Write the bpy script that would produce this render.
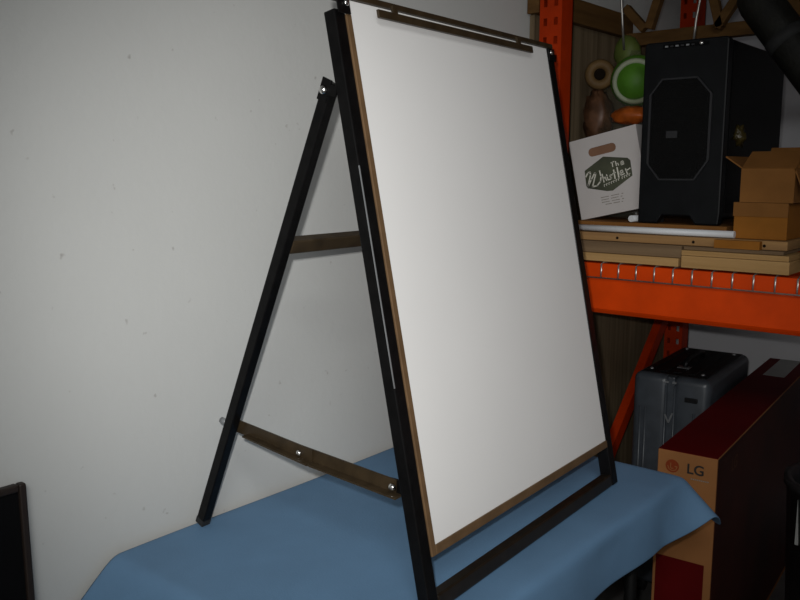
import bpy, bmesh, math, random
from mathutils import Vector, Matrix
random.seed(7)
R = math.radians
for o in list(bpy.data.objects):
    bpy.data.objects.remove(o, do_unlink=True)
S = bpy.context.scene
COL = S.collection

# ------------------------------------------------------------------ camera
EYE = 1.42                                   # lens height above the floor
PITCH, YAW, ROLL = R(8.83), R(40.2), R(0.0)
cam_d = bpy.data.cameras.new('camera')
cam_d.sensor_width = 36.0
cam_d.lens = 36.0 * 830 / 800
cam_d.clip_start = 0.02
cam = bpy.data.objects.new('camera', cam_d)
COL.objects.link(cam)
fw = Vector((math.cos(YAW) * math.cos(PITCH), math.sin(YAW) * math.cos(PITCH), -math.sin(PITCH)))
rt = Vector((math.sin(YAW), -math.cos(YAW), 0))
up = rt.cross(fw)
mc = Matrix((rt, up, -fw)).transposed() @ Matrix.Rotation(ROLL, 3, 'Z')
cam.matrix_world = Matrix.Translation((0, 0, EYE)) @ mc.to_4x4()
S.camera = cam

# ------------------------------------------------------------------ world, flash, ceiling light, exposure
W = bpy.data.worlds.new('world')
S.world = W
W.use_nodes = True
W.node_tree.nodes['Background'].inputs[0].default_value = (0.55, 0.6, 0.7, 1)
W.node_tree.nodes['Background'].inputs[1].default_value = 0.02

fl = bpy.data.lights.new('camera_flash', 'SPOT')            # the flash of the compact camera
fl.energy = 74
fl.color = (1.0, 0.99, 0.97)
fl.spot_size = R(65)
fl.spot_blend = 1.0
fl.shadow_soft_size = 0.012
flo = bpy.data.objects.new('camera_flash', fl)
COL.objects.link(flo)
flo.matrix_world = Matrix.Translation(Vector((0, 0, EYE)) + up * 0.05 - rt * 0.03) @ mc.to_4x4()

ar = bpy.data.lights.new('ceiling_tubes', 'AREA')           # the ceiling fitting in front of the easel
ar.shape = 'RECTANGLE'
ar.size, ar.size_y = 1.2, 1.2
ar.energy = 57
ar.color = (0.98, 1.0, 0.98)
aro = bpy.data.objects.new('ceiling_tubes', ar)
COL.objects.link(aro)
LAMP = Vector((-1.1, -1.0, 2.80))
aro.location = LAMP

S.view_settings.view_transform = 'Standard'
S.view_settings.look = 'None'
S.view_settings.gamma = 1
S.view_settings.use_curve_mapping = False
S.view_settings.exposure = 0.0

# ------------------------------------------------------------------ materials
def mat(name, col, rough=0.6, metal=0.0, var=0.12, scale=12.0, bump=0.0, bscale=80.0, stretch=(1, 1, 1),
        col2=None, spec=0.5, coat=0.0):
    m = bpy.data.materials.new(name)
    m.use_nodes = True
    nt = m.node_tree
    N, L = nt.nodes, nt.links
    b = N['Principled BSDF']
    b.inputs['Roughness'].default_value = rough
    b.inputs['Metallic'].default_value = metal
    b.inputs['Specular IOR Level'].default_value = spec
    b.inputs['Coat Weight'].default_value = coat
    tc = N.new('ShaderNodeTexCoord')
    mp = N.new('ShaderNodeMapping')
    mp.inputs['Scale'].default_value = stretch
    L.new(tc.outputs['Object'], mp.inputs['Vector'])
    nz = N.new('ShaderNodeTexNoise')
    nz.inputs['Scale'].default_value = scale
    nz.inputs['Detail'].default_value = 5
    L.new(mp.outputs[0], nz.inputs['Vector'])
    cr = N.new('ShaderNodeValToRGB')
    c2 = col2 or tuple(c * (1 - var) for c in col)
    c1 = col if col2 else tuple(min(1, c * (1 + var)) for c in col)
    cr.color_ramp.elements[0].position = 0.3
    cr.color_ramp.elements[1].position = 0.7
    cr.color_ramp.elements[0].color = (*c2, 1)
    cr.color_ramp.elements[1].color = (*c1, 1)
    L.new(nz.outputs[0], cr.inputs[0])
    L.new(cr.outputs[0], b.inputs['Base Color'])
    if bump > 0:
        n2 = N.new('ShaderNodeTexNoise')
        n2.inputs['Scale'].default_value = bscale
        n2.inputs['Detail'].default_value = 3
        L.new(mp.outputs[0], n2.inputs['Vector'])
        bp = N.new('ShaderNodeBump')
        bp.inputs['Strength'].default_value = bump
        bp.inputs['Distance'].default_value = 0.004
        L.new(n2.outputs[0], bp.inputs['Height'])
        L.new(bp.outputs[0], b.inputs['Normal'])
    return m

def wall_mat(name, col):
    m = mat(name, col, 0.85, var=0.035, scale=2.2, bump=0.12, bscale=60)
    nt = m.node_tree
    N, L = nt.nodes, nt.links
    b = N['Principled BSDF']
    src = b.inputs['Base Color'].links[0].from_socket
    tc = N.new('ShaderNodeTexCoord')
    n1 = N.new('ShaderNodeTexNoise')
    n1.inputs['Scale'].default_value = 48
    n1.inputs['Detail'].default_value = 2
    L.new(tc.outputs['Object'], n1.inputs['Vector'])
    r1 = N.new('ShaderNodeValToRGB')
    r1.color_ramp.elements[0].position = 0.735
    r1.color_ramp.elements[0].color = (0, 0, 0, 1)
    r1.color_ramp.elements[1].position = 0.82
    r1.color_ramp.elements[1].color = (0.5, 0.5, 0.5, 1)
    L.new(n1.outputs[0], r1.inputs[0])
    mx = N.new('ShaderNodeMix')
    mx.data_type = 'RGBA'
    L.new(r1.outputs[0], mx.inputs[0])
    L.new(src, mx.inputs[6])
    mx.inputs[7].default_value = (0.16, 0.13, 0.11, 1)
    L.new(mx.outputs[2], b.inputs['Base Color'])
    return m

def clear_mat(name, tint, mixf, base=(0.8, 0.8, 0.8)):
    m = bpy.data.materials.new(name)
    m.use_nodes = True
    nt = m.node_tree
    N, L = nt.nodes, nt.links
    N.remove(N['Principled BSDF'])
    t = N.new('ShaderNodeBsdfTransparent')
    t.inputs[0].default_value = (*tint, 1)
    g = N.new('ShaderNodeBsdfPrincipled')
    g.inputs['Base Color'].default_value = (*base, 1)
    g.inputs['Roughness'].default_value = 0.18
    nz = N.new('ShaderNodeTexNoise')
    nz.inputs['Scale'].default_value = 30
    bp = N.new('ShaderNodeBump')
    bp.inputs['Strength'].default_value = 0.5
    L.new(nz.outputs[0], bp.inputs['Height'])
    L.new(bp.outputs[0], g.inputs['Normal'])
    mx = N.new('ShaderNodeMixShader')
    mx.inputs[0].default_value = mixf
    L.new(t.outputs[0], mx.inputs[1])
    L.new(g.outputs[0], mx.inputs[2])
    L.new(mx.outputs[0], N['Material Output'].inputs[0])
    return m

M = {}
M['wall'] = wall_mat('grey white wall paint', (0.50, 0.505, 0.49))
M['backwall'] = wall_mat('back wall paint', (0.50, 0.50, 0.52))
M['floor'] = mat('concrete', (0.12, 0.115, 0.11), 0.7, var=0.25, scale=6, bump=0.2)
M['ceiling'] = mat('ceiling paint', (0.55, 0.55, 0.54), 0.9, var=0.04)
M['black_metal'] = mat('black enamel', (0.0035, 0.0033, 0.0034), 0.38, var=0.3, scale=40, bump=0.05, bscale=200, spec=0.13)
M['rail_metal'] = mat('black enamel with sheen', (0.012, 0.0085, 0.005), 0.38, var=0.3, scale=40, spec=0.3)  # olive reflection on the bottom rail put into the colour
M['brown_metal'] = mat('dark brown metal', (0.030, 0.020, 0.010), 0.4, var=0.3, scale=40, spec=0.35)  # browner and lighter than the black of the stiles
M['brown_trim'] = mat('brown channel', (0.105, 0.062, 0.030), 0.45, var=0.2, scale=30, spec=0.3)
M['white_board'] = mat('white board', (0.67, 0.665, 0.655), 0.6, var=0.012, scale=5, spec=0.3)
M['chrome'] = mat('bright steel', (0.75, 0.74, 0.72), 0.18, metal=1.0, var=0.08)
M['cloth'] = mat('blue cloth', (0.10, 0.20, 0.33), 0.75, var=0.06, scale=9, bump=0.15, bscale=240)
M['table_top'] = mat('grey table laminate', (0.25, 0.25, 0.25), 0.6)
M['table_leg'] = mat('dark table metal', (0.005, 0.005, 0.005), 0.6, spec=0.1)
M['orange'] = mat('orange rack paint', (0.62, 0.050, 0.0008), 0.5, var=0.10, scale=14, bump=0.06, bscale=60, spec=0.12)
M['orange_dark'] = mat('orange red rack paint', (0.33, 0.023, 0.0008), 0.5, var=0.15, scale=14, spec=0.12)
M['wire'] = mat('zinc wire', (0.45, 0.43, 0.40), 0.35, metal=0.8, var=0.2)
M['plank_tan'] = mat('pale pine', (0.46, 0.28, 0.115), 0.7, stretch=(1, 0.12, 6), scale=9, col2=(0.33, 0.19, 0.07), bump=0.1, spec=0.15)
M['plank_grey'] = mat('weathered pine', (0.22, 0.145, 0.08), 0.8, stretch=(1, 0.12, 6), scale=9, col2=(0.13, 0.082, 0.045), bump=0.15, spec=0.15)
M['plank_mid'] = mat('mid pine', (0.36, 0.205, 0.08), 0.75, stretch=(1, 0.12, 6), scale=9, col2=(0.24, 0.13, 0.055), bump=0.1, spec=0.15)
M['frame_wood'] = mat('brown stained wood', (0.13, 0.066, 0.02), 0.75, stretch=(0.3, 1, 4), scale=10, col2=(0.075, 0.037, 0.011), bump=0.15, spec=0.15)
M['ply'] = mat('taupe plywood', (0.17, 0.125, 0.075), 0.85, stretch=(8, 8, 0.3), scale=7, col2=(0.09, 0.064, 0.036), bump=0.1, spec=0.15)
M['kraft'] = mat('kraft cardboard', (0.20, 0.085, 0.022), 0.85, var=0.14, scale=10, bump=0.05, spec=0.12)
M['kraft2'] = mat('orange kraft cardboard', (0.26, 0.098, 0.014), 0.8, var=0.14, scale=10, bump=0.05, spec=0.12)
M['tv_kraft'] = mat('tv box kraft', (0.27, 0.115, 0.04), 0.8, var=0.1, scale=8, spec=0.12)
M['tv_red'] = mat('tv box red print', (0.085, 0.0015, 0.002), 0.55, var=0.15, scale=6, spec=0.12)
M['tv_dark'] = mat('tv box shaded side', (0.032, 0.0055, 0.003), 0.6, var=0.35, scale=5, spec=0.1)  # shade of the side under grazing light put into the colour
M['side_ink'] = mat('faint side ink', (0.075, 0.03, 0.015), 0.6, spec=0.1)
M['ink'] = mat('black ink', (0.01, 0.009, 0.008), 0.6)
M['logo_red'] = mat('logo red ink', (0.19, 0.032, 0.008), 0.6, spec=0.15)
M['grey_ink'] = mat('grey ink', (0.2, 0.18, 0.15), 0.7)
M['pc'] = mat('black plastic', (0.0042, 0.0047, 0.0055), 0.45, var=0.3, scale=20, bump=0.05, bscale=300, spec=0.15)
M['pc_side'] = mat('black side panel', (0.0012, 0.0012, 0.0015), 0.5, spec=0.1)
M['pc_mesh'] = mat('black mesh', (0.0015, 0.0015, 0.0015), 0.5, bump=0.6, bscale=420, spec=0.12)
M['pc_strip'] = mat('grey strip', (0.022, 0.022, 0.024), 0.35, spec=0.3)
M['white_card'] = mat('white card', (0.50, 0.47, 0.455), 0.7, var=0.03, spec=0.2)
M['olive'] = mat('olive green print', (0.055, 0.06, 0.035), 0.6, var=0.35, scale=14)
M['lettering'] = mat('cream lettering', (0.62, 0.60, 0.52), 0.6)
M['hole_brown'] = mat('brown lining', (0.20, 0.10, 0.055), 0.8)
M['white_plastic'] = mat('white plastic tube', (0.66, 0.68, 0.70), 0.45, var=0.05)
M['suit'] = mat('graphite shell', (0.045, 0.052, 0.062), 0.38, var=0.15, scale=30, bump=0.1, bscale=350)
M['suit_dark'] = mat('black suitcase trim', (0.005, 0.005, 0.0055), 0.45, spec=0.3)
M['steel_grey'] = mat('satin metal', (0.30, 0.31, 0.32), 0.35, metal=0.6)
M['green'] = mat('green plastic', (0.055, 0.16, 0.012), 0.5, var=0.25, scale=16, spec=0.2)
M['green_pale'] = mat('pale green plastic', (0.09, 0.12, 0.025), 0.5, var=0.3, scale=16, spec=0.2)
M['ring_white'] = mat('white ring', (0.26, 0.29, 0.20), 0.5, spec=0.2)
M['tan_roll'] = mat('tan roll', (0.12, 0.07, 0.026), 0.6, var=0.3, spec=0.2)
M['dark_core'] = mat('dark core', (0.008, 0.005, 0.003), 0.8, spec=0.05)
M['red_film'] = mat('red film', (0.30, 0.022, 0.008), 0.4, var=0.4, scale=25, spec=0.2)
M['orange_film'] = mat('orange film', (0.34, 0.075, 0.010), 0.4, var=0.4, scale=25, spec=0.2)
M['brown_pack'] = mat('brown printed packet', (0.075, 0.035, 0.018), 0.4, var=0.6, scale=22, spec=0.2)
M['film'] = clear_mat('clear film', (0.9, 0.9, 0.85), 0.06, (0.30, 0.30, 0.25))
M['film_yellow'] = clear_mat('yellowish film', (0.6, 0.5, 0.25), 0.5, (0.06, 0.045, 0.012))
M['roll_black'] = mat('black padded fabric', (0.007, 0.0068, 0.005), 0.6, var=0.4, scale=30, bump=0.3, bscale=120, spec=0.25)
M['panel_black'] = mat('matt black panel', (0.003, 0.003, 0.0035), 0.8, spec=0.1)
M['panel_rim'] = mat('dark brown rim', (0.02, 0.013, 0.010), 0.5, spec=0.3)
M['black_bin'] = mat('black bin plastic', (0.008, 0.008, 0.009), 0.5)
M['tape'] = mat('pale packing tape', (0.25, 0.25, 0.24), 0.3)
M['lamp_white'] = mat('white lamp enamel', (0.8, 0.8, 0.8), 0.4)
M['rubber'] = mat('black rubber', (0.012, 0.012, 0.012), 0.8)

# ------------------------------------------------------------------ mesh helpers (world coordinates, floor = 0)
class MB:
    def __init__(self):
        self.v, self.f, self.sm = [], [], []
    def add(self, vs, fs, smooth=False):
        n = len(self.v)
        self.v += [Vector(p) for p in vs]
        self.f += [[i + n for i in q] for q in fs]
        self.sm += [smooth] * len(fs)
        return self
    def box(self, a, b):
        (x0, y0, z0), (x1, y1, z1) = a, b
        return self.add([(x0, y0, z0), (x1, y0, z0), (x1, y1, z0), (x0, y1, z0), (x0, y0, z1), (x1, y0, z1), (x1, y1, z1), (x0, y1, z1)],
                        [(0, 3, 2, 1), (4, 5, 6, 7), (0, 1, 5, 4), (1, 2, 6, 5), (2, 3, 7, 6), (3, 0, 4, 7)])
    def hexa(self, p):               # eight corners in the order of box()
        return self.add(p, [(0, 3, 2, 1), (4, 5, 6, 7), (0, 1, 5, 4), (1, 2, 6, 5), (2, 3, 7, 6), (3, 0, 4, 7)])
    def bar(self, p, q, w, h, side=(1, 0, 0)):
        p, q = Vector(p), Vector(q)
        d = (q - p).normalized()
        s = Vector(side)
        s = (s - d * s.dot(d)).normalized()
        t = d.cross(s)
        s, t = s * w / 2, t * h / 2
        return self.hexa([p - s - t, p + s - t, p + s + t, p - s + t, q - s - t, q + s - t, q + s + t, q - s + t])
    def tube(self, pts, r, n=10, cap=True):
        pts = [Vector(p) for p in pts]
        rs = r if isinstance(r, (list, tuple)) else [r] * len(pts)
        vs, fs = [], []
        for i, p in enumerate(pts):
            d = (pts[min(i + 1, len(pts) - 1)] - pts[max(i - 1, 0)]).normalized()
            a = Vector((0, 0, 1)) if abs(d.z) < 0.9 else Vector((1, 0, 0))
            s = d.cross(a).normalized()
            t = d.cross(s)
            for k in range(n):
                an = 2 * math.pi * k / n
                vs.append(p + s * math.cos(an) * rs[i] + t * math.sin(an) * rs[i])
        for i in range(len(pts) - 1):
            for k in range(n):
                fs.append((i * n + k, i * n + (k + 1) % n, (i + 1) * n + (k + 1) % n, (i + 1) * n + k))
        self.add(vs, fs, True)
        if cap:
            m = len(self.v) - len(vs)
            self.f.append([m + k for k in range(n)][::-1])
            self.f.append([m + (len(pts) - 1) * n + k for k in range(n)])
            self.sm += [False, False]
        return self
    def prism(self, pts, vec):
        vec = Vector(vec)
        n = len(pts)
        vs = [Vector(p) for p in pts] + [Vector(p) + vec for p in pts]
        fs = [list(range(n))[::-1], list(range(n, 2 * n))]
        fs += [(i, (i + 1) % n, n + (i + 1) % n, n + i) for i in range(n)]
        return self.add(vs, fs)
    def sphere(self, c, r, n=16, m=10, sc=(1, 1, 1), wob=0.0, seed=0):
        rg = random.Random(seed)
        c = Vector(c)
        vs, fs = [], []
        for j in range(m + 1):
            th = math.pi * j / m
            for i in range(n):
                ph = 2 * math.pi * i / n
                k = 1 + (wob * (rg.random() - 0.5) if 0 < j < m else 0)
                vs.append(c + Vector((math.sin(th) * math.cos(ph) * sc[0], math.sin(th) * math.sin(ph) * sc[1], math.cos(th) * sc[2])) * r * k)
        for j in range(m):
            for i in range(n):
                fs.append((j * n + i, (j + 1) * n + i, (j + 1) * n + (i + 1) % n, j * n + (i + 1) % n))
        return self.add(vs, fs, True)
    def ring(self, c, axis, R0, r0, n=28, m=8):
        c, ax = Vector(c), Vector(axis).normalized()
        a = Vector((0, 0, 1)) if abs(ax.z) < 0.9 else Vector((1, 0, 0))
        s = ax.cross(a).normalized()
        t = ax.cross(s)
        vs, fs = [], []
        for i in range(n):
            an = 2 * math.pi * i / n
            d = s * math.cos(an) + t * math.sin(an)
            for j in range(m):
                bn = 2 * math.pi * j / m
                vs.append(c + d * (R0 + r0 * math.cos(bn)) + ax * r0 * math.sin(bn))
        for i in range(n):
            for j in range(m):
                fs.append((i * m + j, ((i + 1) % n) * m + j, ((i + 1) % n) * m + (j + 1) % m, i * m + (j + 1) % m))
        return self.add(vs, fs, True)

BASE = {}
def wbase(o):
    b = Vector(BASE[o.name])
    return b
def build(mb, name, m, parent=None, bevel=0.0, seg=2, base=None, fix=True):
    """One mesh object; vertices are given in world coordinates."""
    org = wbase(parent) if parent else Vector(base if base else (0, 0, 0))
    if parent is None and base is None:
        xs = [p for p in mb.v]
        lo = Vector([min(p[i] for p in xs) for i in range(3)])
        hi = Vector([max(p[i] for p in xs) for i in range(3)])
        org = Vector(((lo.x + hi.x) / 2, (lo.y + hi.y) / 2, lo.z))
    me = bpy.data.meshes.new(name)
    me.from_pydata([p - org for p in mb.v], [], mb.f)
    for p, s in zip(me.polygons, mb.sm):
        p.use_smooth = s
    me.update()
    if fix:
        bm = bmesh.new()
        bm.from_mesh(me)
        bmesh.ops.recalc_face_normals(bm, faces=bm.faces)
        bm.to_mesh(me)
        bm.free()
    me.materials.append(M[m] if isinstance(m, str) else m)
    o = bpy.data.objects.new(name, me)
    COL.objects.link(o)
    if parent:
        o.parent = parent
    else:
        o.location = org
    BASE[o.name] = org
    if bevel:
        b = o.modifiers.new('bevel', 'BEVEL')
        b.width = bevel
        b.segments = seg
        b.limit_method = 'ANGLE'
        b.angle_limit = R(40)
    return o
def thing(name, base, label, cat, group=None):
    o = bpy.data.objects.new(name, None)
    o.empty_display_size = 0.05
    COL.objects.link(o)
    o.location = base
    BASE[o.name] = Vector(base)
    return tag(o, label, cat, group)
def tag(o, label, cat, group=None):
    o['label'] = label
    o['category'] = cat
    if group:
        o['group'] = group
    return o
def struct(o):
    o['kind'] = 'structure'
    return o
def box(name, a, b, m, parent=None, bevel=0.0, seg=2):
    return build(MB().box(a, b), name, m, parent, bevel, seg)
def text_mesh(name, body, m, parent, origin, xdir, ydir, height, extrude=0.0006):
    """Flat printed lettering lying on a face of its parent."""
    cu = bpy.data.curves.new(name, 'FONT')
    cu.body = body
    cu.size = 1
    cu.extrude = 0
    cu.offset = 0.018
    cu.align_x = 'CENTER'
    cu.align_y = 'CENTER'
    t = bpy.data.objects.new('tmp', cu)
    COL.objects.link(t)
    dg = bpy.context.evaluated_depsgraph_get()
    me0 = bpy.data.meshes.new_from_object(t.evaluated_get(dg))
    bpy.data.objects.remove(t, do_unlink=True)
    xd, yd, og = Vector(xdir), Vector(ydir), Vector(origin)
    mb = MB()
    mb.add([og + xd * (v.co.x * height) + yd * (v.co.y * height) for v in me0.vertices], [list(p.vertices) for p in me0.polygons])
    return build(mb, name, m, parent, fix=False)
def Z(z):                 # height measured from the lens -> height above the floor
    return z + EYE

# ------------------------------------------------------------------ the room
WY = 1.304                # face of the wall behind the table
BX = 3.45                 # face of the wall behind the rack
struct(box('floor', (-2.6, -3.0, -0.1), (BX + 0.1, WY + 0.1, 0), 'floor'))
struct(box('wall_left', (-2.6, WY, 0), (BX + 0.1, WY + 0.1, 3.0), 'wall'))
struct(box('wall_back', (BX, -3.0, 0), (BX + 0.1, WY, 3.0), 'backwall'))
struct(box('wall_right', (-2.6, -3.1, 0), (BX + 0.1, -3.0, 3.0), 'backwall'))
struct(box('wall_front', (-2.7, -3.1, 0), (-2.6, WY + 0.1, 3.0), 'backwall'))
struct(box('ceiling', (-2.6, -3.0, 3.0), (BX + 0.1, WY + 0.1, 3.1), 'ceiling'))

lt = thing('ceiling_light', (LAMP.x, LAMP.y, 2.82), "white square ceiling light over the open floor before the table", 'ceiling light')
box('housing', (LAMP.x - 0.64, LAMP.y - 0.64, 2.82), (LAMP.x + 0.64, LAMP.y + 0.64, 3.0), 'lamp_white', lt, 0.01)

# ------------------------------------------------------------------ table and cloth
TZ = 0.737
TX0, TX1, TY0, TY1 = 0.738, 1.770, 0.672, 1.292
tb = thing('folding_table', ((TX0 + TX1) / 2, (TY0 + TY1) / 2, 0), 'dark legged folding table hidden under the blue cloth', 'table')
box('table_top', (TX0 + 0.006, TY0 + 0.006, TZ - 0.03), (TX1 - 0.006, TY1 - 0.006, TZ - 0.002), 'table_top', tb, 0.008)
for x in (TX0 + 0.1, TX1 - 0.1):
    for y in (TY0 + 0.06, TY1 - 0.06):
        build(MB().tube([(x, y, TZ - 0.03), (x, y, 0)], 0.014), 'leg', 'table_leg', tb)
    build(MB().tube([(x, TY0 + 0.06, 0.2), (x, TY1 - 0.06, 0.2)], 0.009), 'stretcher', 'table_leg', tb)

def cloth():
    Lh, Rh, Nh = 0.21, 0.155, 0.115
    def axis(lo, hi, n0, n1, a, b):
        r = [a - lo + lo * i / n0 for i in range(n0)] + [a + (b - a) * i / n1 for i in range(n1)]
        return r + [b + hi * i / n0 for i in range(n0 + 1)]
    xs = axis(Lh, Rh, 10, 60, TX0, TX1)
    ys = axis(Nh, 0.0, 10, 22, TY0, TY1)[:33]
    def drop(d, ang, r=0.012):
        # arc of radius r, then straight at ang: returns outward, downward
        if d <= 0:
            return 0.0, 0.0
        la = r * ang
        if d < la:
            return r * math.sin(d / r), r * (1 - math.cos(d / r))
        return r * math.sin(ang) + (d - la) * math.cos(ang), r * (1 - math.cos(ang)) + (d - la) * math.sin(ang)
    vs, fs = [], []
    for y in ys:
        for x in xs:
            ol, orr, on = max(0, TX0 - x), max(0, x - TX1), max(0, TY0 - y)
            if orr > 0 and on > 0:          # the corner of the cloth is rounded off
                q = math.hypot(orr / Rh, on / Nh)
                mxq = max(orr / Rh, on / Nh)
                orr, on = orr * mxq / q, on * mxq / q
            # the cloth flares near its corners
            nr = max(0.0, 1 - max(0, TX1 - x) / 0.15) ** 1.4
            nl = max(0.0, 1 - max(0, x - TX0) / 0.30) ** 2
            an = R(84 - 44 * nr - 20 * nl)
            far = max(0.0, 1 - max(0, TY1 - y) / 0.5) ** 1.0
            nn = max(0.0, 1 - max(0, y - TY0) / 0.22) ** 2
            al = R(72 - 30 * far - 20 * nn)
            arr = R(84 - 40 * nn)
            o1, d1 = drop(ol, al)
            o2, d2 = drop(orr, arr)
            o3, d3 = drop(on, an)
            zz = TZ + 0.003 - d1 - d2 - d3
            if on > 0 and orr == 0 and ol == 0:
                o3 += 0.006 * math.sin(x * 17) * min(1, on / 0.05)
            if ol > 0:
                o1 += 0.008 * math.sin(y * 14 + 1) * min(1, ol / 0.06)
            px = min(max(x, TX0), TX1) - o1 + o2
            py = max(y, TY0) - o3
            if not (ol or orr or on):
                zz += 0.0012 * math.sin(x * 9 + y * 5) * math.sin(y * 11)
            vs.append((px, py, zz))
    nx = len(xs)
    for j in range(len(ys) - 1):
        for i in range(nx - 1):
            fs.append((j * nx + i, j * nx + i + 1, (j + 1) * nx + i + 1, (j + 1) * nx + i))
    o = build(MB().add(vs, fs, True), 'tablecloth', 'cloth', fix=False)
    sd = o.modifiers.new('thick', 'SOLIDIFY')
    sd.thickness = 0.0022
    sd.offset = 1
    sb = o.modifiers.new('sub', 'SUBSURF')
    sb.levels = sb.render_levels = 1
    return tag(o, 'plain blue cloth spread over the table below the easel', 'tablecloth')
cloth()
TOP = TZ + 0.0052         # upper face of the cloth

# ------------------------------------------------------------------ A-frame easel with white board
TH, EYAW = R(11.4), R(2.65)
EX = Vector((math.cos(EYAW), math.sin(EYAW), 0))
EB = Vector((-math.sin(EYAW), math.cos(EYAW), 0))             # away from the viewer
EU = EB * math.sin(TH) + Vector((0, 0, math.cos(TH)))
EN = -EB * math.cos(TH) + Vector((0, 0, math.sin(TH)))        # out of the board, to the viewer
EO = Vector((0.9292, 0.7219, TOP))
EW, EH = 0.704, 0.965
def P(x, u, n=0.0):
    return EO + EX * x + EU * u + EN * n
def G(x, bk, z):
    return EO + EX * x + EB * bk + Vector((0, 0, z))
def slab(mb, x0, x1, u0, u1, n0, n1):
    return mb.hexa([P(x0, u0, n0), P(x1, u0, n0), P(x1, u0, n1), P(x0, u0, n1), P(x0, u1, n0), P(x1, u1, n0), P(x1, u1, n1), P(x0, u1, n1)])
ea = thing('easel', G(EW / 2, 0.27, 0), 'black metal A-frame easel holding a large blank white board', 'easel')
def eslab(name, m, *a, parent=ea, bevel=0.0):
    return build(slab(MB(), *a), name, m, parent, bevel)
U0 = 0.0055
st_l = eslab('stile', 'black_metal', 0, 0.024, U0, EH - 0.028, -0.022, 0, bevel=0.002)
st_r = eslab('stile', 'black_metal', EW - 0.026, EW, U0, EH - 0.008, -0.026, 0.001, bevel=0.002)
build(MB().bar(P(0.0004, 0.36, -0.0004), P(0.0004, 0.70, -0.0004), 0.0016, 0.0016, EX), 'edge_highlight', 'steel_grey', st_l)  # edge highlight, added as a thin bright strip on the stile corner
rail_t = eslab('top_rail', 'brown_metal', 0.004, EW - 0.004, EH - 0.010, EH, -0.016, 0.004, bevel=0.0015)
rail_b = eslab('bottom_rail', 'rail_metal', 0.0245, EW - 0.0265, U0, 0.030, -0.024, 0, bevel=0.003)
bd = eslab('board', 'white_board', 0.036, EW - 0.0265, 0.105, EH - 0.0105, -0.010, -0.001)
eslab('edge_channel', 'brown_trim', 0.0245, 0.036, 0.090, EH - 0.034, -0.010, 0.0020, parent=ea, bevel=0.001)
eslab('edge_channel', 'brown_trim', 0.0362, EW - 0.0265, 0.090, 0.105, -0.010, 0.0020, parent=ea, bevel=0.001)
cl = eslab('clamp_bar', 'brown_metal', 0.090, 0.588, EH - 0.0335, EH - 0.0205, 0.009, 0.014, parent=ea, bevel=0.001)
for x in (0.142, 0.545):
    eslab('clamp_tab', 'brown_metal', x - 0.006, x + 0.006, EH - 0.024, EH - 0.006, 0.0045, 0.0088, parent=cl)
def bolt(c, n, r, parent, m='chrome', name='bolt'):
    c, n = Vector(c), Vector(n).normalized()
    mb = MB()
    mb.tube([c, c + n * r * 0.5, c + n * r * 0.85, c + n * r], [r, r * 0.95, r * 0.6, r * 0.12], 10)
    return build(mb, name, m, parent)
for x0, x1, xb in ((0.002, 0.030, 0.020), (EW - 0.040, EW - 0.014, EW - 0.036)):
    cbk = eslab('corner_plate', 'black_metal', x0, x1, EH - 0.036, EH - 0.0003, 0.0042, 0.0072, parent=ea, bevel=0.001) if x0 < 0.1 else \
        eslab('corner_plate', 'black_metal', EW - 0.026, EW, EH - 0.036, EH - 0.0103, 0.0012, 0.0040, parent=ea, bevel=0.001)
    bolt(P(xb if x0 < 0.1 else EW - 0.018, EH - 0.020, 0.0072 if x0 < 0.1 else 0.004), EN, 0.0055, cbk)
for s, sx in ((0, 1), (1, -1)):
    xl = 0.012 if s == 0 else EW - 0.012
    top = G(xl, 0.202, 0.812)
    foot = G(xl, 0.552, 0.0065)
    d = (foot - top).normalized()
    leg = build(MB().bar(top, foot, 0.019, 0.020, EX), 'rear_leg', 'black_metal', ea, 0.002)
    xo = EX * (-sx * 0.0112)
    build(MB().bar(top - d * 0.005 + xo, top + d * 0.030 + xo, 0.003, 0.019, EX)
          .bar(top + d * 0.012 + xo - EB * 0.002, G(xl, 0.182, 0.796) + xo, 0.003, 0.016, EX), 'hinge_plate', 'black_metal', leg)
    bolt(G(xl - sx * 0.0128, 0.207, 0.800), -EX * sx, 0.007, leg)
    # folding stay of two lengths of angle
    xs = xl + sx * 0.014
    a = G(xs, 0.463, 0.2148)
    k = G(xs, 0.2996, 0.1960)
    b = G(xs, 0.0912, 0.1830)
    dn = Vector((0, 0, -0.0115))
    st1 = build(MB().bar(a, k - EB * 0.030, 0.003, 0.024, EX).bar(a - EX * sx * 0.008 + dn - EB * 0.034, k - EX * sx * 0.008 + dn - EB * 0.030, 0.016, 0.003, EX), 'folding_stay', 'brown_metal', ea)
    o2 = EX * sx * 0.0035
    st2 = build(MB().bar(k + o2 + EB * 0.015 + Vector((0, 0, 0.002)), b + o2, 0.003, 0.024, EX)
                .bar(k - EX * sx * 0.006 - EB * 0.032 + dn, b - EX * sx * 0.006 + dn - EB * 0.012, 0.018, 0.003, EX), 'folding_stay', 'brown_metal', ea)
    bolt(k - EX * sx * 0.0015, -EX * sx, 0.006, st1)
    bolt(b - EX * sx * 0.001 + EB * 0.004, -EX * sx, 0.007, st2)
    build(MB().tube([G(xl, 0.470, 0.2205), G(xl, 0.486, 0.2235)], 0.006, 10), 'bolt', 'steel_grey', leg)
    build(MB().bar(b + EB * 0.014 + o2 * 2, b - EB * 0.036 + o2 * 2, 0.005, 0.022, EX), 'stay_bracket', 'black_metal', ea)
    build(MB().bar(foot - d * 0.012, foot + d * 0.001, 0.0192, 0.0202, EX), 'rubber_foot', 'rubber', leg)
    q = top + (foot - top) * ((0.812 - 0.555) / 0.8055)
    if s == 0:
        l0 = q + EX * 0.0097
    else:
        r0 = q - EX * 0.0097
build(MB().bar(l0, r0, 0.024, 0.020, foot - top), 'rear_crossbar', 'brown_metal', ea, 0.002)

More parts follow.
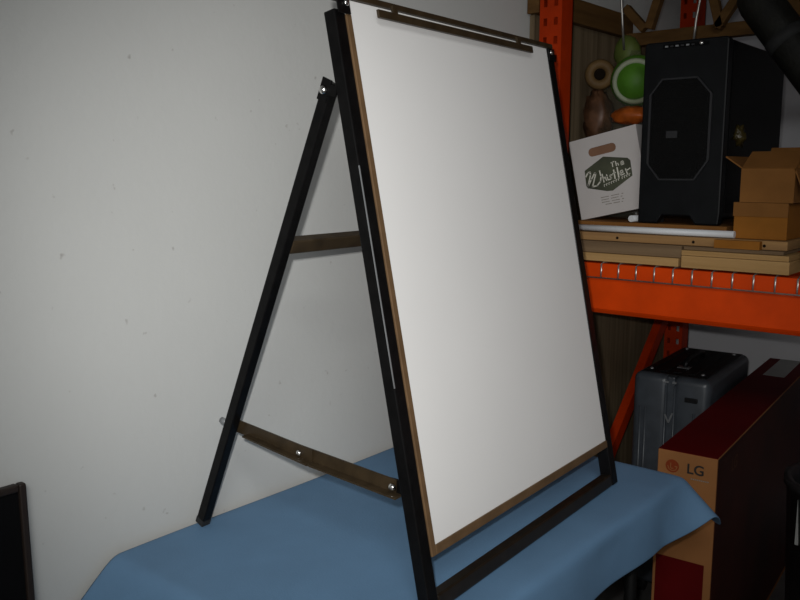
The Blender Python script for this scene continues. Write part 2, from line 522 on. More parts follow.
# ------------------------------------------------------------------ pallet rack
RX = 2.08
rk = thing('pallet_rack', (RX + 0.5, 0.1, 0), 'orange steel pallet rack with loaded wire shelf beside the wall', 'rack')
def post(x0, y0, y1, m, dx=0.062):
    mb = MB()
    h = 2.75
    w = y1 - y0
    # face with two columns of punched slots
    ycuts = [y0, y0 + w * 0.18, y0 + w * 0.34, y0 + w * 0.66, y0 + w * 0.82, y1]
    pitch = 0.05
    n = int(h / pitch)
    t = 0.004
    for i in range(n):
        za, zb, zc, zd = i * pitch, i * pitch + 0.016, i * pitch + 0.036, (i + 1) * pitch
        for j in range(5):
            if j in (1, 3):
                for (a, b) in ((za, zb), (zc, zd)):
                    mb.add([(x0, ycuts[j], a), (x0, ycuts[j + 1], a), (x0, ycuts[j + 1], b), (x0, ycuts[j], b)], [(0, 3, 2, 1)])
            else:
                mb.add([(x0, ycuts[j], za), (x0, ycuts[j + 1], za), (x0, ycuts[j + 1], zd), (x0, ycuts[j], zd)], [(0, 3, 2, 1)])
    hh = n * pitch
    for y, s in ((y0, 1), (y1, -1)):
        mb.box((x0 + 0.0002, min(y, y + s * t), 0), (x0 + dx, max(y, y + s * t), hh))
        mb.box((x0 + dx - t, min(y, y + s * 0.022), 0), (x0 + dx, max(y, y + s * 0.022), hh))
    o = build(mb, 'post', m, rk, fix=False)
    build(MB().box((x0 - 0.012, y0 - 0.012, 0), (x0 + dx + 0.012, y1 + 0.012, 0.006)), 'base_plate', m, o)
    return o
PY0, PY1 = 1.181, 1.250
BEAM_T, BEAM_B = Z(-0.250), Z(-0.389)
RBX = 3.06
NY = PY1 - 2.5
for (ya, yb) in ((PY0, PY1), (NY, NY + 0.069)):
    post(RX, ya, yb, 'orange_dark')
    post(RBX, ya, yb, 'orange_dark')
    ym = (ya + yb) / 2
    for (za, zb) in ((0.038, 1.010),):
        build(MB().bar((RX + 0.045, ym, za), (RBX + 0.02, ym, zb), 0.03, 0.045, (0, 1, 0)), 'diagonal_brace', 'orange_dark', rk)
    for za in (1.10, 2.5):
        build(MB().bar((RX + 0.045, ym, za), (RBX + 0.02, ym, za), 0.03, 0.045, (0, 1, 0)), 'horizontal_brace', 'orange_dark', rk)
def beam(x0, zt, zb, m):
    mb = MB()
    y0, y1 = NY + 0.0695, PY0 - 0.0005
    # step beam: broad face, a lip turned under at the bottom
    mb.box((x0, y0, zb + 0.012), (x0 + 0.045, y1, zt))
    mb.prism([(x0 + 0.0, y0, zb + 0.0118), (x0 + 0.010, y0, zb), (x0 + 0.045, y0, zb), (x0 + 0.045, y0, zb + 0.0118)], (0, y1 - y0, 0))
    o = build(mb, 'beam', m, rk, 0.002)
    for y, s in ((y1, -1), (y0, 1)):
        build(MB().box((x0 - 0.004, min(y, y + s * 0.045), zb - 0.03), (x0 - 0.0002, max(y, y + s * 0.045), zt + 0.02)), 'end_connector', m, o)
    return o
beam(RX + 0.004, BEAM_T, BEAM_B, 'orange')
beam(RBX, BEAM_T, BEAM_B, 'orange')
UZ = Z(0.95)  # unseen upper beams and board, added to shade the shelf below
beam(RX + 0.004, UZ, UZ - 0.14, 'orange')
beam(RBX, UZ, UZ - 0.14, 'orange')
box('upper_shade_board', (RX + 0.05, NY + 0.08, UZ), (RBX + 0.05, PY0 - 0.01, UZ + 0.02), 'ply', rk)

wd = thing('wire_deck', (RX + 0.5, 0.5, BEAM_T), 'galvanised wire mesh deck lying on the orange beams', 'wire shelf')
DZ = BEAM_T + 0.003
lip = Z(-0.288)
for i in range(42):
    y = 1.035 - i * 0.0502
    build(MB().tube([(RX - 0.004, y, lip), (RX - 0.003, y, DZ - 0.004), (RX + 0.008, y, DZ), (RBX + 0.03, y, DZ)], 0.0022, 6), 'wire', 'wire', wd)
for i, x in enumerate((RX - 0.008, RX + 0.2, RX + 0.4, RX + 0.6, RX + 0.8)):
    z = lip if i == 0 else DZ - 0.0005
    build(MB().tube([(x, 1.12, z), (x, -1.06, z)], 0.0022, 6), 'wire', 'wire', wd)

# timber on the deck
D0 = DZ + 0.0025
planks = [
    ('pale sawn plank at the bottom of the left timber pile on the rack', 'plank_tan', (2.088, 0.826, D0), (2.60, 1.17, D0 + 0.022)),
    ('grey brown weathered plank in the left timber pile, under the long top plank', 'plank_grey', (2.098, 0.823, D0 + 0.0225), (2.58, 1.17, D0 + 0.054)),
    ('thick pale plank at the bottom of the right timber pile on the rack', 'plank_tan', (2.083, 0.556, D0), (2.22, 0.817, D0 + 0.031)),
    ('thin pale plank second from the bottom of the right timber pile', 'plank_tan', (2.087, 0.559, D0 + 0.0315), (2.22, 0.819, D0 + 0.0445)),
    ('thin grey plank third from the bottom of the right timber pile', 'plank_grey', (2.098, 0.575, D0 + 0.045), (2.24, 0.818, D0 + 0.054)),
    ('long brown plank with nail holes spanning both timber piles', 'plank_mid', (2.115, 0.572, D0 + 0.0545), (2.50, 1.17, D0 + 0.0765)),
]
for lab, m, a, b in planks:
    o = box('wood_plank', a, b, m, None, 0.0015)
    tag(o, lab, 'plank', 'timber stored on the rack shelf')
    if 'nail holes' in lab:
        for y in (1.01, 0.80, 0.625):
            build(MB().tube([(2.1146, y, D0 + 0.064), (2.120, y, D0 + 0.064)], 0.004, 8), 'nail_hole', 'dark_core', o)
D1 = D0 + 0.077
o = box('base_board', (2.165, 0.735, D1), (2.78, 1.17, D1 + 0.0265), 'kraft', None, 0.0015)
tag(o, 'flat brown board under the black computer tower', 'board')
D2 = D1 + 0.027
o = build(MB().tube([(2.135, 0.704, D1 + 0.0095), (2.135, 1.15, D1 + 0.0095)], 0.009, 14), 'white_tube', 'white_plastic')
tag(o, 'long thin white tube lying along the front of the timber', 'tube')

# ------------------------------------------------------------------ computer tower
PX0, PX1, PYA, PYB = 2.17, 2.65, 0.757, 0.979
PZ0, PZ1 = D2 + 0.001, Z(0.335)
pc = thing('computer_tower', ((PX0 + PX1) / 2, (PYA + PYB) / 2, PZ0), 'black computer tower with octagonal mesh front on the rack shelf', 'computer')
yc = (PYA + PYB) / 2
w2 = (PYB - PYA) / 2
prof = [(-1, 0.0), (-0.52, 0.0), (-0.40, 0.022), (0.28, 0.022), (0.42, 0.0), (0.97, 0.0), (1, 0.03), (1, 0.985), (0.95, 1.0), (-0.95, 1.0), (-1, 0.985)]
H = PZ1 - PZ0
build(MB().prism([(PX0, yc - s * w2, PZ0 + (t if t < 0.5 and t in (0.0, 0.022, 0.03) else t * H)) for s, t in prof], (0.03, 0, 0)), 'front_panel', 'pc', pc, 0.004)
build(MB().box((PX0 + 0.0305, PYA + 0.004, PZ0 + 0.018), (PX1, PYB - 0.004, PZ1 - 0.004)), 'body', 'pc', pc, 0.004)
box('side_panel', (PX0 + 0.04, PYA + 0.0005, PZ0 + 0.03), (PX1 - 0.01, PYA + 0.0038, PZ1 - 0.01), 'pc_side', pc)
for x in (PX0 + 0.06, PX1 - 0.05):
    for y in (PYA + 0.035, PYB - 0.035):
        build(MB().tube([(x, y, PZ0), (x, y, PZ0 + 0.018)], 0.014, 10), 'foot', 'rubber', pc)
def octo(s, n):     # octagon outline (fraction of width, height in metres from the base)
    return [(-0.77 * s, 0.36), (-0.77 * s, 0.76), (-0.50 * s, 0.845), (0.32 * s, 0.845), (0.66 * s, 0.75), (0.66 * s, 0.38), (0.36 * s, 0.27), (-0.48 * s, 0.27)]
oc = octo(1.0, 0)
def yz(s, t, x):
    return (x, yc - s * w2, PZ0 + t * (H - 0.03) + 0.0)
cz = 0.57
mp = build(MB().prism([yz(s, t, PX0 - 0.0015) for s, t in oc], (0.0013, 0, 0)), 'mesh_front', 'pc_mesh', pc)
ro = MB()
pts = [yz(s * 1.02, cz + (t - cz) * 1.02, PX0 - 0.003) for s, t in oc]
for i in (0, 4):
    ro.bar(pts[i], pts[(i + 1) % 8], 0.005, 0.006, (1, 0, 0))
for i in (1, 2, 3, 5, 6, 7):
    ro.bar(pts[i], pts[(i + 1) % 8], 0.004, 0.004, (1, 0, 0))
build(ro, 'mesh_rim', 'pc_strip', mp)
box('badge', (PX0 - 0.0035, yc + 0.010, PZ0 + 0.226), (PX0 - 0.0016, yc + 0.040, PZ0 + 0.244), 'pc_strip', mp)
for i in range(8):
    box('vent_slat', (PX0 - 0.003, yc - 0.055, PZ0 + 0.15 + i * 0.03), (PX0 - 0.0016, yc + 0.068, PZ0 + 0.153 + i * 0.03), 'pc_mesh', mp)
io = box('port_strip', (PX0 - 0.002, yc - 0.06, PZ1 - 0.018), (PX0 - 0.0002, yc + 0.06, PZ1 - 0.008), 'pc_side', pc)
for i in range(6):
    y = yc + 0.05 - i * 0.014
    box('port', (PX0 - 0.0032, y - 0.004, PZ1 - 0.0155), (PX0 - 0.0021, y + 0.004, PZ1 - 0.0115), 'pc_strip' if i % 2 else 'steel_grey', io)
bolt((PX0 - 0.002, yc - 0.042, PZ1 - 0.0125), (-1, 0, 0), 0.006, io, 'chrome', 'power_button')
bolt((PX0 + 0.05, PYA + 0.06, PZ1 - 0.005), (-0.3, 0, 1), 0.006, pc, 'chrome', 'top_knob')

# ------------------------------------------------------------------ white carry carton with hexagon print
BXF = 2.232
ang = R(12.5)
cyz = (1.103, Z(-0.007))
hw, hh = 0.106, 0.1165
def F(a, b, dx=0.0):       # a to the viewer's right, b up, on the carton's face
    ca, sa = math.cos(ang), math.sin(ang)
    return Vector((BXF + dx, cyz[0] - (a * ca - b * sa), cyz[1] + (a * sa + b * ca)))
def pxF(px, py, dx):       # print layout grid (3 mm units about the logo centre)
    y = 1.101 - 0.00309 * (px - 608)
    z = Z(-0.0083) - 0.00276 * (py - 174)
    return Vector((BXF + dx, y, z))
cb = thing('carry_carton', F(-hw, -hh), 'white carry carton with an olive hexagon logo, tilted beside the computer', 'box')
mb = MB()
# body with a punched, round-ended handle slot
out = [(-hw, -hh), (hw, -hh), (hw, hh), (-hw, hh)]
slot = []
for (cx, a0) in ((0.026, -90), (-0.038, 90)):
    for k in range(7):
        t = R(a0 + 30 * k)
        slot.append((cx + 0.0115 * math.cos(t), 0.0705 + 0.0125 * math.sin(t)))
bm = bmesh.new()
for loop in (out, slot):
    vs = [bm.verts.new(F(*p)) for p in loop]
    for i in range(len(vs)):
        bm.edges.new((vs[i], vs[(i + 1) % len(vs)]))
bmesh.ops.triangle_fill(bm, edges=bm.edges[:], use_beauty=True)
bm.verts.index_update()
mb.add([v.co.copy() for v in bm.verts], [[v.index for v in f.verts] for f in bm.faces])
bm.free()
mb.add([F(*p) for p in out] + [F(*p, 0.055) for p in out], [(0, 1, 5, 4), (1, 2, 6, 5), (2, 3, 7, 6), (3, 0, 4, 7), (4, 5, 6, 7)])
build(mb, 'body', 'white_card', cb)
mb = MB().add([F(*p, 0.003) for p in [(-0.054, 0.054), (0.042, 0.054), (0.042, 0.087), (-0.054, 0.087)]], [(0, 1, 2, 3)])
build(mb, 'slot_lining', 'hole_brown', cb)
C0 = (580, 155)
def crop(x, y):
    return (C0[0] + x / 12.0, C0[1] + y / 12.0)
hexa = [(42, 190), (265, 12), (555, 30), (590, 60), (622, 245), (400, 432), (330, 440), (90, 410), (70, 380)]
lg = build(MB().prism([pxF(*crop(*p), -0.0006) for p in hexa], (0.0004, 0, 0)), 'logo', 'olive', cb)
def stroke(mb, pts, r):
    q = [pxF(*crop(*p), -0.0010) for p in pts]
    rad = r * 0.0031 / 12
    for i in range(len(q) - 1):
        d = (q[i + 1] - q[i])
        if d.length < 1e-6:
            continue
        d.normalize()
        e = d * rad * 0.6
        s = Vector((0, -d.z, d.y)) * rad
        mb.add([q[i] - s - e, q[i + 1] - s + e, q[i + 1] + s + e, q[i] + s - e], [(0, 1, 2, 3)])
letters = MB()
for s, r in [([(62, 265), (85, 215), (112, 205), (118, 240), (92, 392)], 8), ([(92, 392), (130, 300), (170, 215), (182, 225), (150, 388)], 8),
             ([(150, 388), (205, 375), (245, 320), (248, 260), (228, 190)], 8),
             ([(262, 232), (288, 328)], 7), ([(280, 292), (300, 262), (318, 310)], 6),
             ([(324, 264), (338, 304)], 6), ([(314, 238), (321, 247)], 7),
             ([(384, 238), (358, 242), (353, 258), (377, 272), (374, 288), (346, 298)], 6),
             ([(398, 178), (420, 282)], 8), ([(388, 224), (424, 208)], 5),
             ([(438, 150), (464, 266)], 8),
             ([(474, 225), (512, 205), (500, 178), (476, 198), (488, 244), (528, 222)], 6),
             ([(540, 165), (562, 222)], 7), ([(550, 185), (592, 155)], 6),
             ([(362, 92), (398, 74)], 5), ([(378, 84), (386, 138)], 6),
             ([(416, 74), (430, 126)], 6), ([(428, 104), (446, 94), (454, 120)], 5),
             ([(478, 100), (514, 86), (500, 66), (480, 80), (486, 116), (518, 102)], 5)]:
    stroke(letters, s, r)
build(letters, 'lettering', 'lettering', lg, fix=False)
small = MB()
for i in range(7):
    x, y = 290 + i * 28, 362 - i * 13
    stroke(small, [(x, y), (x + 5, y + 22)], 4)
    stroke(small, [(x, y), (x + 14, y - 5)], 3)
for i in range(4):
    x, y = 500 + i * 27, 262 - i * 13
    stroke(small, [(x, y), (x + 5, y + 24)], 4)
    stroke(small, [(x, y), (x + 14, y - 5)], 3)
build(small, 'small_lettering', 'lettering', lg, fix=False)
fine = MB()
for (x0, y0, x1, y1) in ((235, 530, 530, 460), (245, 560, 520, 495), (250, 590, 540, 525), (300, 610, 530, 560)):
    n = 12
    for i in range(n):
        if (i * 7 + int(y0)) % 5 == 0:
            continue
        a, b = i / n, (i + 0.7) / n
        stroke(fine, [(x0 + (x1 - x0) * a, y0 + (y1 - y0) * a), (x0 + (x1 - x0) * b, y0 + (y1 - y0) * b)], 4)
build(fine, 'fine_print', 'grey_ink', cb, fix=False)
o = build(MB().tube([(2.185, 1.005, D2 + 0.0095), (2.30, 0.985, D2 + 0.0095)], 0.009, 12), 'white_tube', 'white_plastic')
tag(o, 'short white tube stub poking out under the white carry carton', 'tube')

# ------------------------------------------------------------------ clear bag of toys behind the carton, hung on a wire
bgx, bgy, bgz = 2.385, 1.105, D2
bg = thing('plastic_bag', (bgx, bgy, bgz), 'clear plastic bag of green and tan things hanging behind the white carton', 'bag')
def bagshape():
    mb = MB()
    rings = [(0.0, 0.55), (0.04, 0.9), (0.14, 1.0), (0.26, 1.0), (0.36, 0.85), (0.42, 0.5), (0.46, 0.18), (0.49, 0.10)]
    n = 20
    vs, fs = [], []
    rg = random.Random(3)
    for h, k in rings:
        for i in range(n):
            a = 2 * math.pi * i / n
            w = 1 + 0.08 * (rg.random() - 0.5)
            vs.append((bgx + 0.085 * k * w * math.cos(a), bgy + (0.125 * k * w) * math.sin(a), bgz + 0.003 + h))
    for j in range(len(rings) - 1):
        for i in range(n):
            fs.append((j * n + i, j * n + (i + 1) % n, (j + 1) * n + (i + 1) % n, (j + 1) * n + i))
    fs.append(list(range(n)))
    return mb.add(vs, fs, True)
build(bagshape(), 'film', 'film', bg, fix=False)
g0 = Vector((2.365, 1.090, Z(0.262)))
gb = tag(build(MB().sphere(g0, 0.074, 24, 14), 'green_ball', 'green'), 'green ball with a white ring in the clear bag', 'ball')
axis = (-g0).normalized()
axis = Vector((-0.88, -0.35, -0.12)).normalized()
build(MB().ring(g0 + axis * 0.048, axis, 0.057, 0.008), 'ring', 'ring_white', gb)
o = tag(build(MB().sphere((2.425, 1.150, Z(0.355)), 0.045, 16, 10, (0.7, 0.9, 1.1), 0.12, 4), 'green_pouch', 'green_pale'), 'pale green crumpled pouch above the green ball', 'pouch')
r0c = Vector((2.335, 1.192, Z(0.285)))
tr = thing('tape_roll', r0c + Vector((0, 0, -0.045)), 'tan tape roll with a dark core, left of the green ball', 'tape roll')
build(MB().ring(r0c, (-0.9, -0.4, 0), 0.030, 0.015), 'tape', 'tan_roll', tr)
build(MB().tube([r0c + Vector((-0.010, -0.004, 0)), r0c + Vector((0.012, 0.005, 0))], 0.016, 16), 'core', 'dark_core', tr)
o = tag(build(MB().sphere((2.345, 1.200, Z(0.158)), 0.075, 18, 12, (0.5, 0.58, 1.1), 0.34, 9), 'brown_packet', 'brown_pack'), 'crumpled brown packet below the tan tape roll', 'packet')
o = tag(build(MB().sphere((2.315, 1.080, Z(0.160)), 0.058, 18, 10, (0.6, 1.1, 0.45), 0.25, 11), 'orange_wrapper', 'orange_film'), 'orange crumpled wrapper below the green ball', 'wrapper')
o = tag(build(MB().sphere((2.315, 1.062, Z(0.105)), 0.055, 18, 10, (0.55, 1.1, 0.42), 0.25, 12), 'red_wrapper', 'red_film'), 'red crumpled wrapper just above the white carton', 'wrapper')
o = build(MB().tube([(2.30, 1.12, UZ - 0.14), (2.31, 1.121, Z(0.5)), (2.32, 1.118, Z(0.42)), (2.35, 1.125, Z(0.352))], 0.0035, 8), 'hanging_wire', 'wire')
tag(o, 'bright bent wire holding up the clear plastic bag', 'wire')
o = build(MB().tube([(2.34, 0.905, UZ - 0.14), (2.34, 0.903, Z(0.46)), (2.335, 0.908, Z(0.415)), (2.33, 0.912, PZ1 + 0.003)], 0.0035, 8), 'hanging_wire', 'wire')
tag(o, 'pale wire hanging straight down behind the top of the computer', 'wire')

# ------------------------------------------------------------------ cartons beside the tower
def carton(name, a, b, m, label):
    t = thing(name, ((a[0] + b[0]) / 2, (a[1] + b[1]) / 2, a[2]), label, 'box')
    box('body', a, b, m, t, 0.002)
    return t
ctz = D1
c1 = carton('cardboard_box', (2.145, 0.584, ctz), (2.36, 0.712, ctz + 0.088), 'kraft2', 'closed orange brown cardboard box, the lower of two beside the computer')
box('lid_flap', (2.1415, 0.583, ctz + 0.056), (2.1448, 0.713, ctz + 0.089), 'kraft', c1)
box('lid_flap', (2.1415, 0.583, ctz + 0.089), (2.36, 0.713, ctz + 0.0905), 'kraft', c1)
o = box('card_sheet', (2.095, 0.63, D0 + 0.0545), (2.1145, 0.74, D0 + 0.075), 'kraft2')
tag(o, 'small orange brown card strip at the foot of the lower cardboard box', 'card')
cz1 = ctz + 0.0912
c2 = thing('cardboard_box', (2.24, 0.64, cz1), 'open brown cardboard box with raised flaps on top of the lower box', 'box')
mb = MB()
x0, x1, y0, y1, z0, z1 = 2.138, 2.33, 0.572, 0.698, cz1, cz1 + 0.082
t = 0.004
mb.box((x0, y0, z0), (x1, y1, z0 + t)).box((x0, y0, z0 + t), (x0 + t, y1, z1)).box((x1 - t, y0, z0 + t), (x1, y1, z1))
mb.box((x0 + t, y0, z0 + t), (x1 - t, y0 + t, z1)).box((x0 + t, y1 - t, z0 + t), (x1 - t, y1, z1))
build(mb, 'body', 'kraft', c2)
build(MB().bar((x0 + 0.002, (y0 + y1) / 2, z1 + 0.001), (x0 + 0.075, (y0 + y1) / 2, z1 + 0.042), y1 - y0, 0.003, (0, 1, 0)), 'flap', 'kraft', c2)
build(MB().bar((x1 - 0.002, (y0 + y1) / 2, z1 + 0.001), (x1 + 0.04, (y0 + y1) / 2, z1 + 0.055), y1 - y0, 0.003, (0, 1, 0)), 'flap', 'kraft', c2)
build(MB().bar(((x0 + x1) / 2, y1 - 0.002, z1 + 0.001), ((x0 + x1) / 2, y1 + 0.040, z1 + 0.030), x1 - x0, 0.003, (1, 0, 0)), 'flap', 'kraft', c2)
build(MB().bar(((x0 + x1) / 2, y0 + 0.002, z1 + 0.001), ((x0 + x1) / 2, y0 - 0.018, z1 - 0.05), x1 - x0, 0.003, (1, 0, 0)), 'flap', 'kraft', c2)
o = build(MB().sphere((2.20, 0.729, Z(0.088)), 0.020, 10, 7, (0.8, 0.75, 1.2), 0.9, 5), 'plastic_packet', 'film_yellow')
tag(o, 'shiny crumpled yellowish plastic packet between computer and open box', 'packet')
mbp = MB().sphere((2.17, 0.525, D0 + 0.055), 0.05, 14, 10, (0.9, 0.55, 1.05), 0.3, 8)
o = build(mbp, 'plastic_packet', 'film')
tag(o, 'clear crumpled plastic packet right of the timber on the shelf', 'packet')

# ------------------------------------------------------------------ leaning black roll
a = Vector((2.30, 0.762, Z(0.470)))
b = Vector((2.30, 0.272, Z(-0.185)))
d = (b - a).normalized()
rl = thing('padded_roll', b, 'long black padded roll leaning diagonally above the cardboard boxes', 'roll')
build(MB().tube([a, a + d * 0.02, a + d * 0.05, b - d * 0.05, b - d * 0.01, b], [0.030, 0.046, 0.052, 0.052, 0.046, 0.03], 18), 'sleeve', 'roll_black', rl)
for s in (0.16, 0.62):
    p = a + d * s
    build(MB().tube([p, p + d * 0.03], 0.0535, 18), 'strap', 'rubber', rl)
build(MB().tube([a - d * 0.012, a - d * 0.0005], 0.022, 14), 'end_cap', 'rubber', rl)

# ------------------------------------------------------------------ wooden frame and plywood by the wall
ps = box('plywood_sheet', (2.11, 1.284, 0.0), (3.25, 1.300, Z(0.437)), 'ply')
tag(ps, 'taupe plywood sheet standing on edge between rack and wall', 'plywood')
wf = thing('timber_frame', (2.4, 1.28, Z(0.438)), 'brown timber frame with slanting braces above the rack shelf', 'frame')
box('plank', (2.093, 1.262, Z(0.438)), (2.70, 1.300, Z(0.508)), 'frame_wood', wf, 0.002)
box('plank', (2.645, -1.10, Z(0.405)), (2.685, 1.2615, Z(0.446)), 'frame_wood', wf, 0.002)
for (ya, za, yb, zb) in ((1.186, 0.45, 1.36, 0.64), (1.172, 0.45, 1.09, 0.62), (0.955, 0.43, 0.80, 0.56), (0.945, 0.43, 1.02, 0.60)):
    if ya == 1.186:
        yb, zb = 1.255, 0.525
    build(MB().bar((2.625, ya, Z(za)), (2.625, yb if ya == 1.186 else ya + (yb - ya) * (0.935 - za) / (zb + 0.1 - za), Z(zb if ya == 1.186 else 0.935)), 0.03, 0.026, (1, 0, 0)), 'brace', 'frame_wood', wf, 0.002)
box('upright_board', (2.69, 0.62, Z(0.38)), (2.71, 0.80, Z(0.62)), 'frame_wood', wf, 0.002)

# ------------------------------------------------------------------ suitcase
SX0, SX1, SY0, SY1, SZ0, SZ1 = 2.52, 3.01, 0.897, 1.142, 0.055, Z(-0.646)
su = thing('suitcase', ((SX0 + SX1) / 2, (SY0 + SY1) / 2, 0), 'dark grey hard shell suitcase with ribs under the orange beam', 'suitcase')
sm = (SY0 + SY1) / 2
for (ya, yb) in ((SY0, sm - 0.006), (sm + 0.006, SY1)):
    sh = build(MB().box((SX0, ya, SZ0), (SX1, yb, SZ1)), 'shell', 'suit', su, 0.022, 4)
    for p in sh.data.polygons:
        p.use_smooth = True
build(MB().box((SX0 + 0.003, sm - 0.012, SZ0 + 0.004), (SX1 - 0.003, sm + 0.012, SZ1 - 0.003)), 'seam', 'suit', su, 0.004)
build(MB().box((SX0 + 0.025, SY0 + 0.02, SZ1 - 0.004), (SX1 - 0.02, SY1 - 0.02, SZ1 + 0.0012)), 'top_panel', 'suit_dark', su, 0.001)
for y in (sm - 0.014, sm + 0.014):
    build(MB().tube([(SX0 + 0.001, y, SZ0 + 0.05), (SX0 + 0.001, y, SZ1 - 0.03)], 0.004, 8), 'rib', 'suit', su)
for y in (SY1 - 0.045, SY1 - 0.028, SY0 + 0.028, SY0 + 0.045):
    build(MB().tube([(SX0 + 0.001, y, SZ0 + 0.08), (SX0 + 0.001, y, SZ1 - 0.11)], 0.005, 8), 'rib', 'suit', su)
box('latch', (SX0 - 0.006, SY0 + 0.035, SZ1 - 0.075), (SX0 + 0.001, SY0 + 0.075, SZ1 - 0.06), 'suit_dark', su, 0.002)
em = MB()
em.bar((SX0 - 0.005, sm + 0.012, SZ1 - 0.125), (SX0 - 0.005, sm, SZ1 - 0.150), 0.003, 0.005)
em.bar((SX0 - 0.005, sm, SZ1 - 0.150), (SX0 - 0.005, sm - 0.012, SZ1 - 0.118), 0.003, 0.005)
build(em, 'emblem', 'steel_grey', su)
for y in (sm - 0.012, sm + 0.012):
    box('clasp', (SX0 - 0.002, y - 0.006, SZ1 - 0.022), (SX0 + 0.01, y + 0.006, SZ1 - 0.016), 'steel_grey', su)
for i in range(5):
    y = SY0 + 0.03 + i * 0.045
    build(MB().box((SX0 + 0.05, y - 0.012, SZ1 + 0.0012), (SX1 - 0.05, y + 0.012, SZ1 + 0.004)), 'top_rib', 'suit_dark', su, 0.0015)
hx = (SX0 + SX1) / 2
build(MB().tube([(hx - 0.10, sm, SZ1 + 0.002), (hx - 0.09, sm, SZ1 + 0.02), (hx - 0.05, sm, SZ1 + 0.028), (hx + 0.05, sm, SZ1 + 0.028), (hx + 0.09, sm, SZ1 + 0.02), (hx + 0.10, sm, SZ1 + 0.002)], 0.009, 10), 'handle', 'suit_dark', su)
box('tag_plate', (SX0 + 0.12, sm - 0.02, SZ1 + 0.003), (SX0 + 0.15, sm + 0.02, SZ1 + 0.005), 'steel_grey', su)
for x in (SX0 + 0.06, SX1 - 0.06):
    for y in (SY0 + 0.04, SY1 - 0.04):
        bolt((x, y, SZ1 + 0.002), (0, 0, 1), 0.007, su, 'steel_grey', 'rivet')
        build(MB().tube([(x, y - 0.012, 0.026), (x, y + 0.012, 0.026)], 0.026, 14).bar((x, y, 0.03), (x, y, SZ0 + 0.004), 0.03, 0.03), 'wheel', 'rubber', su)

su.rotation_euler = (0, 0, R(4.2))

# ------------------------------------------------------------------ long flat TV carton
hd = R(4.6)
TC = Vector((2.0, 0.742, 0.0))
tx = Vector((math.cos(hd), math.sin(hd), 0))
ty = Vector((-math.sin(hd), math.cos(hd), 0))
TL_, TW, THt = 1.28, 0.148, Z(-0.703)
def T(a, b, c):            # along, across (left +), up
    return TC + tx * a + ty * b + Vector((0, 0, c))
tv = thing('television_box', T(TL_ / 2, 0, 0), 'long flat television carton with kraft end and dark red top', 'box')
def tbox(name, m, a0, a1, b0, b1, c0, c1, parent=tv, bevel=0.0):
    return build(MB().hexa([T(a0, b0, c0), T(a1, b0, c0), T(a1, b1, c0), T(a0, b1, c0), T(a0, b0, c1), T(a1, b0, c1), T(a1, b1, c1), T(a0, b1, c1)]), name, m, parent, bevel)
hwid = TW / 2
body = tbox('body', 'tv_kraft', 0, TL_, -hwid, hwid, 0.002, THt - 0.0012, bevel=0.002)
tbox('top_print', 'tv_red', 0.002, TL_, -hwid + 0.001, hwid - 0.001, THt - 0.0012, THt)
tbox('side_shade', 'tv_dark', 0.006, TL_, -hwid - 0.0008, -hwid, 0.02, THt - 0.004)
tbox('side_shade', 'tv_dark', 0.006, TL_, hwid, hwid + 0.0008, 0.02, THt - 0.004)
tbox('end_print', 'tv_red', -0.0008, 0, -hwid + 0.018, hwid - 0.008, 0.03, THt - 0.285)
tbox('packing_tape', 'tape', TL_ - 0.30, TL_, -0.035, 0.035, THt, THt + 0.0005)
xd, yd = -ty, Vector((0, 0, 1))
text_mesh('brand_lettering', 'LG', 'ink', tv, T(-0.0012, -0.022, THt - 0.040), xd, yd, 0.036)
mb = MB()
cc = T(-0.0010, 0.036, THt - 0.040)
mb.prism([cc + xd * 0.017 * math.cos(2 * math.pi * k / 24) + yd * 0.017 * math.sin(2 * math.pi * k / 24) for k in range(24)], tx * 0.0006)
dot = build(mb, 'round_logo', 'logo_red', tv)
mb = MB()
for s, r in [([(-0.004, 0.008), (-0.004, -0.006), (0.003, -0.006)], 0.001), ([(-0.0115, 0), (-0.008, -0.009), (0, -0.0125), (0.009, -0.009), (0.0125, 0), (0.006, 0)], 0.001)]:
    for i in range(len(s) - 1):
        p, q = [cc - tx * 0.0004 + xd * u[0] + yd * u[1] for u in (s[i], s[i + 1])]
        mb.bar(p, q, 0.0004, 0.0018, tx)
build(mb, 'logo_lines', 'tv_kraft', dot)
mb = MB()
for i in range(9):
    p = T(-0.0008, -0.012 - i * 0.005, THt - 0.064)
    mb.bar(p, p + xd * 0.0035, 0.0004, 0.003, tx)
build(mb, 'fine_print', 'grey_ink', tv)
text_mesh('side_lettering', 'LG', 'side_ink', tv, T(0.17, -hwid - 0.0012, THt - 0.06), tx, yd, 0.05)

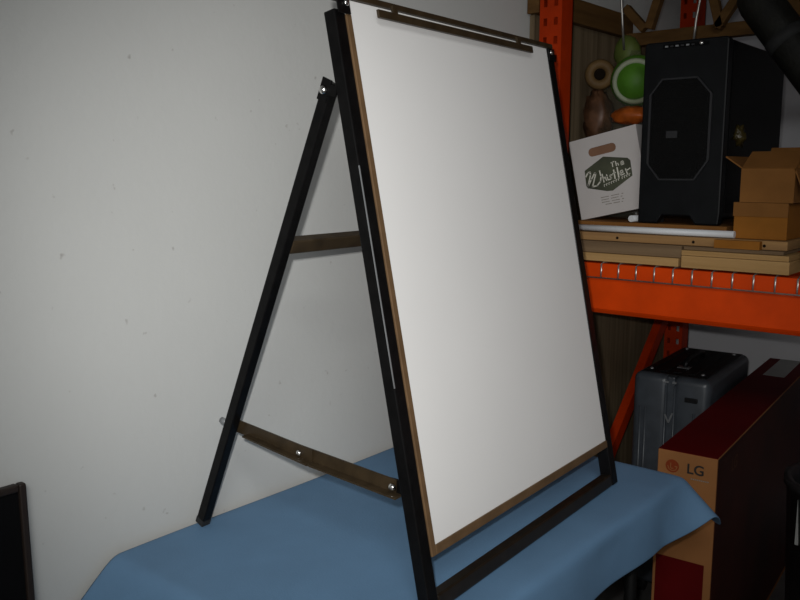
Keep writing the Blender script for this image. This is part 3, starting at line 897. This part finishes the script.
# ------------------------------------------------------------------ black framed panel at the left, leaning on the wall
lean = R(0.8)
def Q(x, u, n):
    return Vector((x, 1.284 + u * math.sin(lean) - n * math.cos(lean), u * math.cos(lean) + n * math.sin(lean) + 0.001))
QH, QX1, QX0 = Z(-0.498), 0.587, -0.03
bp = thing('framed_panel', Q((QX0 + QX1) / 2, 0, 0), 'black panel with thin brown rim, leaning on the wall left of the table', 'panel')
def qbox(name, m, x0, x1, u0, u1, n0, n1, bev=0.0):
    return build(MB().hexa([Q(x0, u0, n0), Q(x1, u0, n0), Q(x1, u0, n1), Q(x0, u0, n1), Q(x0, u1, n0), Q(x1, u1, n0), Q(x1, u1, n1), Q(x0, u1, n1)]), name, m, bp, bev)
qbox('backing', 'panel_black', QX0 + 0.012, QX1 - 0.012, 0.012, QH - 0.012, 0.0, 0.006)
qbox('rim', 'panel_rim', QX1 - 0.012, QX1, 0.0, QH, -0.004, 0.012, 0.003)
qbox('rim', 'panel_rim', QX0, QX0 + 0.012, 0.0, QH, -0.004, 0.012, 0.003)
qbox('rim', 'panel_rim', QX0 + 0.0121, QX1 - 0.0121, QH - 0.012, QH, -0.004, 0.012, 0.003)
qbox('rim', 'panel_rim', QX0 + 0.0121, QX1 - 0.0121, 0.0, 0.012, -0.004, 0.012, 0.003)

# ------------------------------------------------------------------ black bin at the right edge
bn = thing('waste_bin', (2.105, 0.383, 0), 'black bin with a pale strip, right of the television carton', 'bin')
def ringpts(cx, cy, r, z, n=20):
    return [Vector((cx + r * math.cos(2 * math.pi * k / n), cy + r * math.sin(2 * math.pi * k / n), z)) for k in range(n)]
mb = MB()
prs = [(0.11, 0.0), (0.145, 0.68), (0.152, 0.68), (0.152, 0.70), (0.138, 0.70), (0.135, 0.66), (0.104, 0.01)]
vs = [p for r, z in prs for p in ringpts(2.105, 0.383, r, z)]
fs = [(j * 20 + k, j * 20 + (k + 1) % 20, (j + 1) * 20 + (k + 1) % 20, (j + 1) * 20 + k) for j in range(len(prs) - 1) for k in range(20)]
fs += [list(range(20)), list(range(120, 140))]
build(mb.add(vs, fs, True), 'bin_body', 'black_bin', bn, fix=True)
box('label_strip', (1.998, 0.470, 0.555), (2.003, 0.478, 0.665), 'tape', bn)
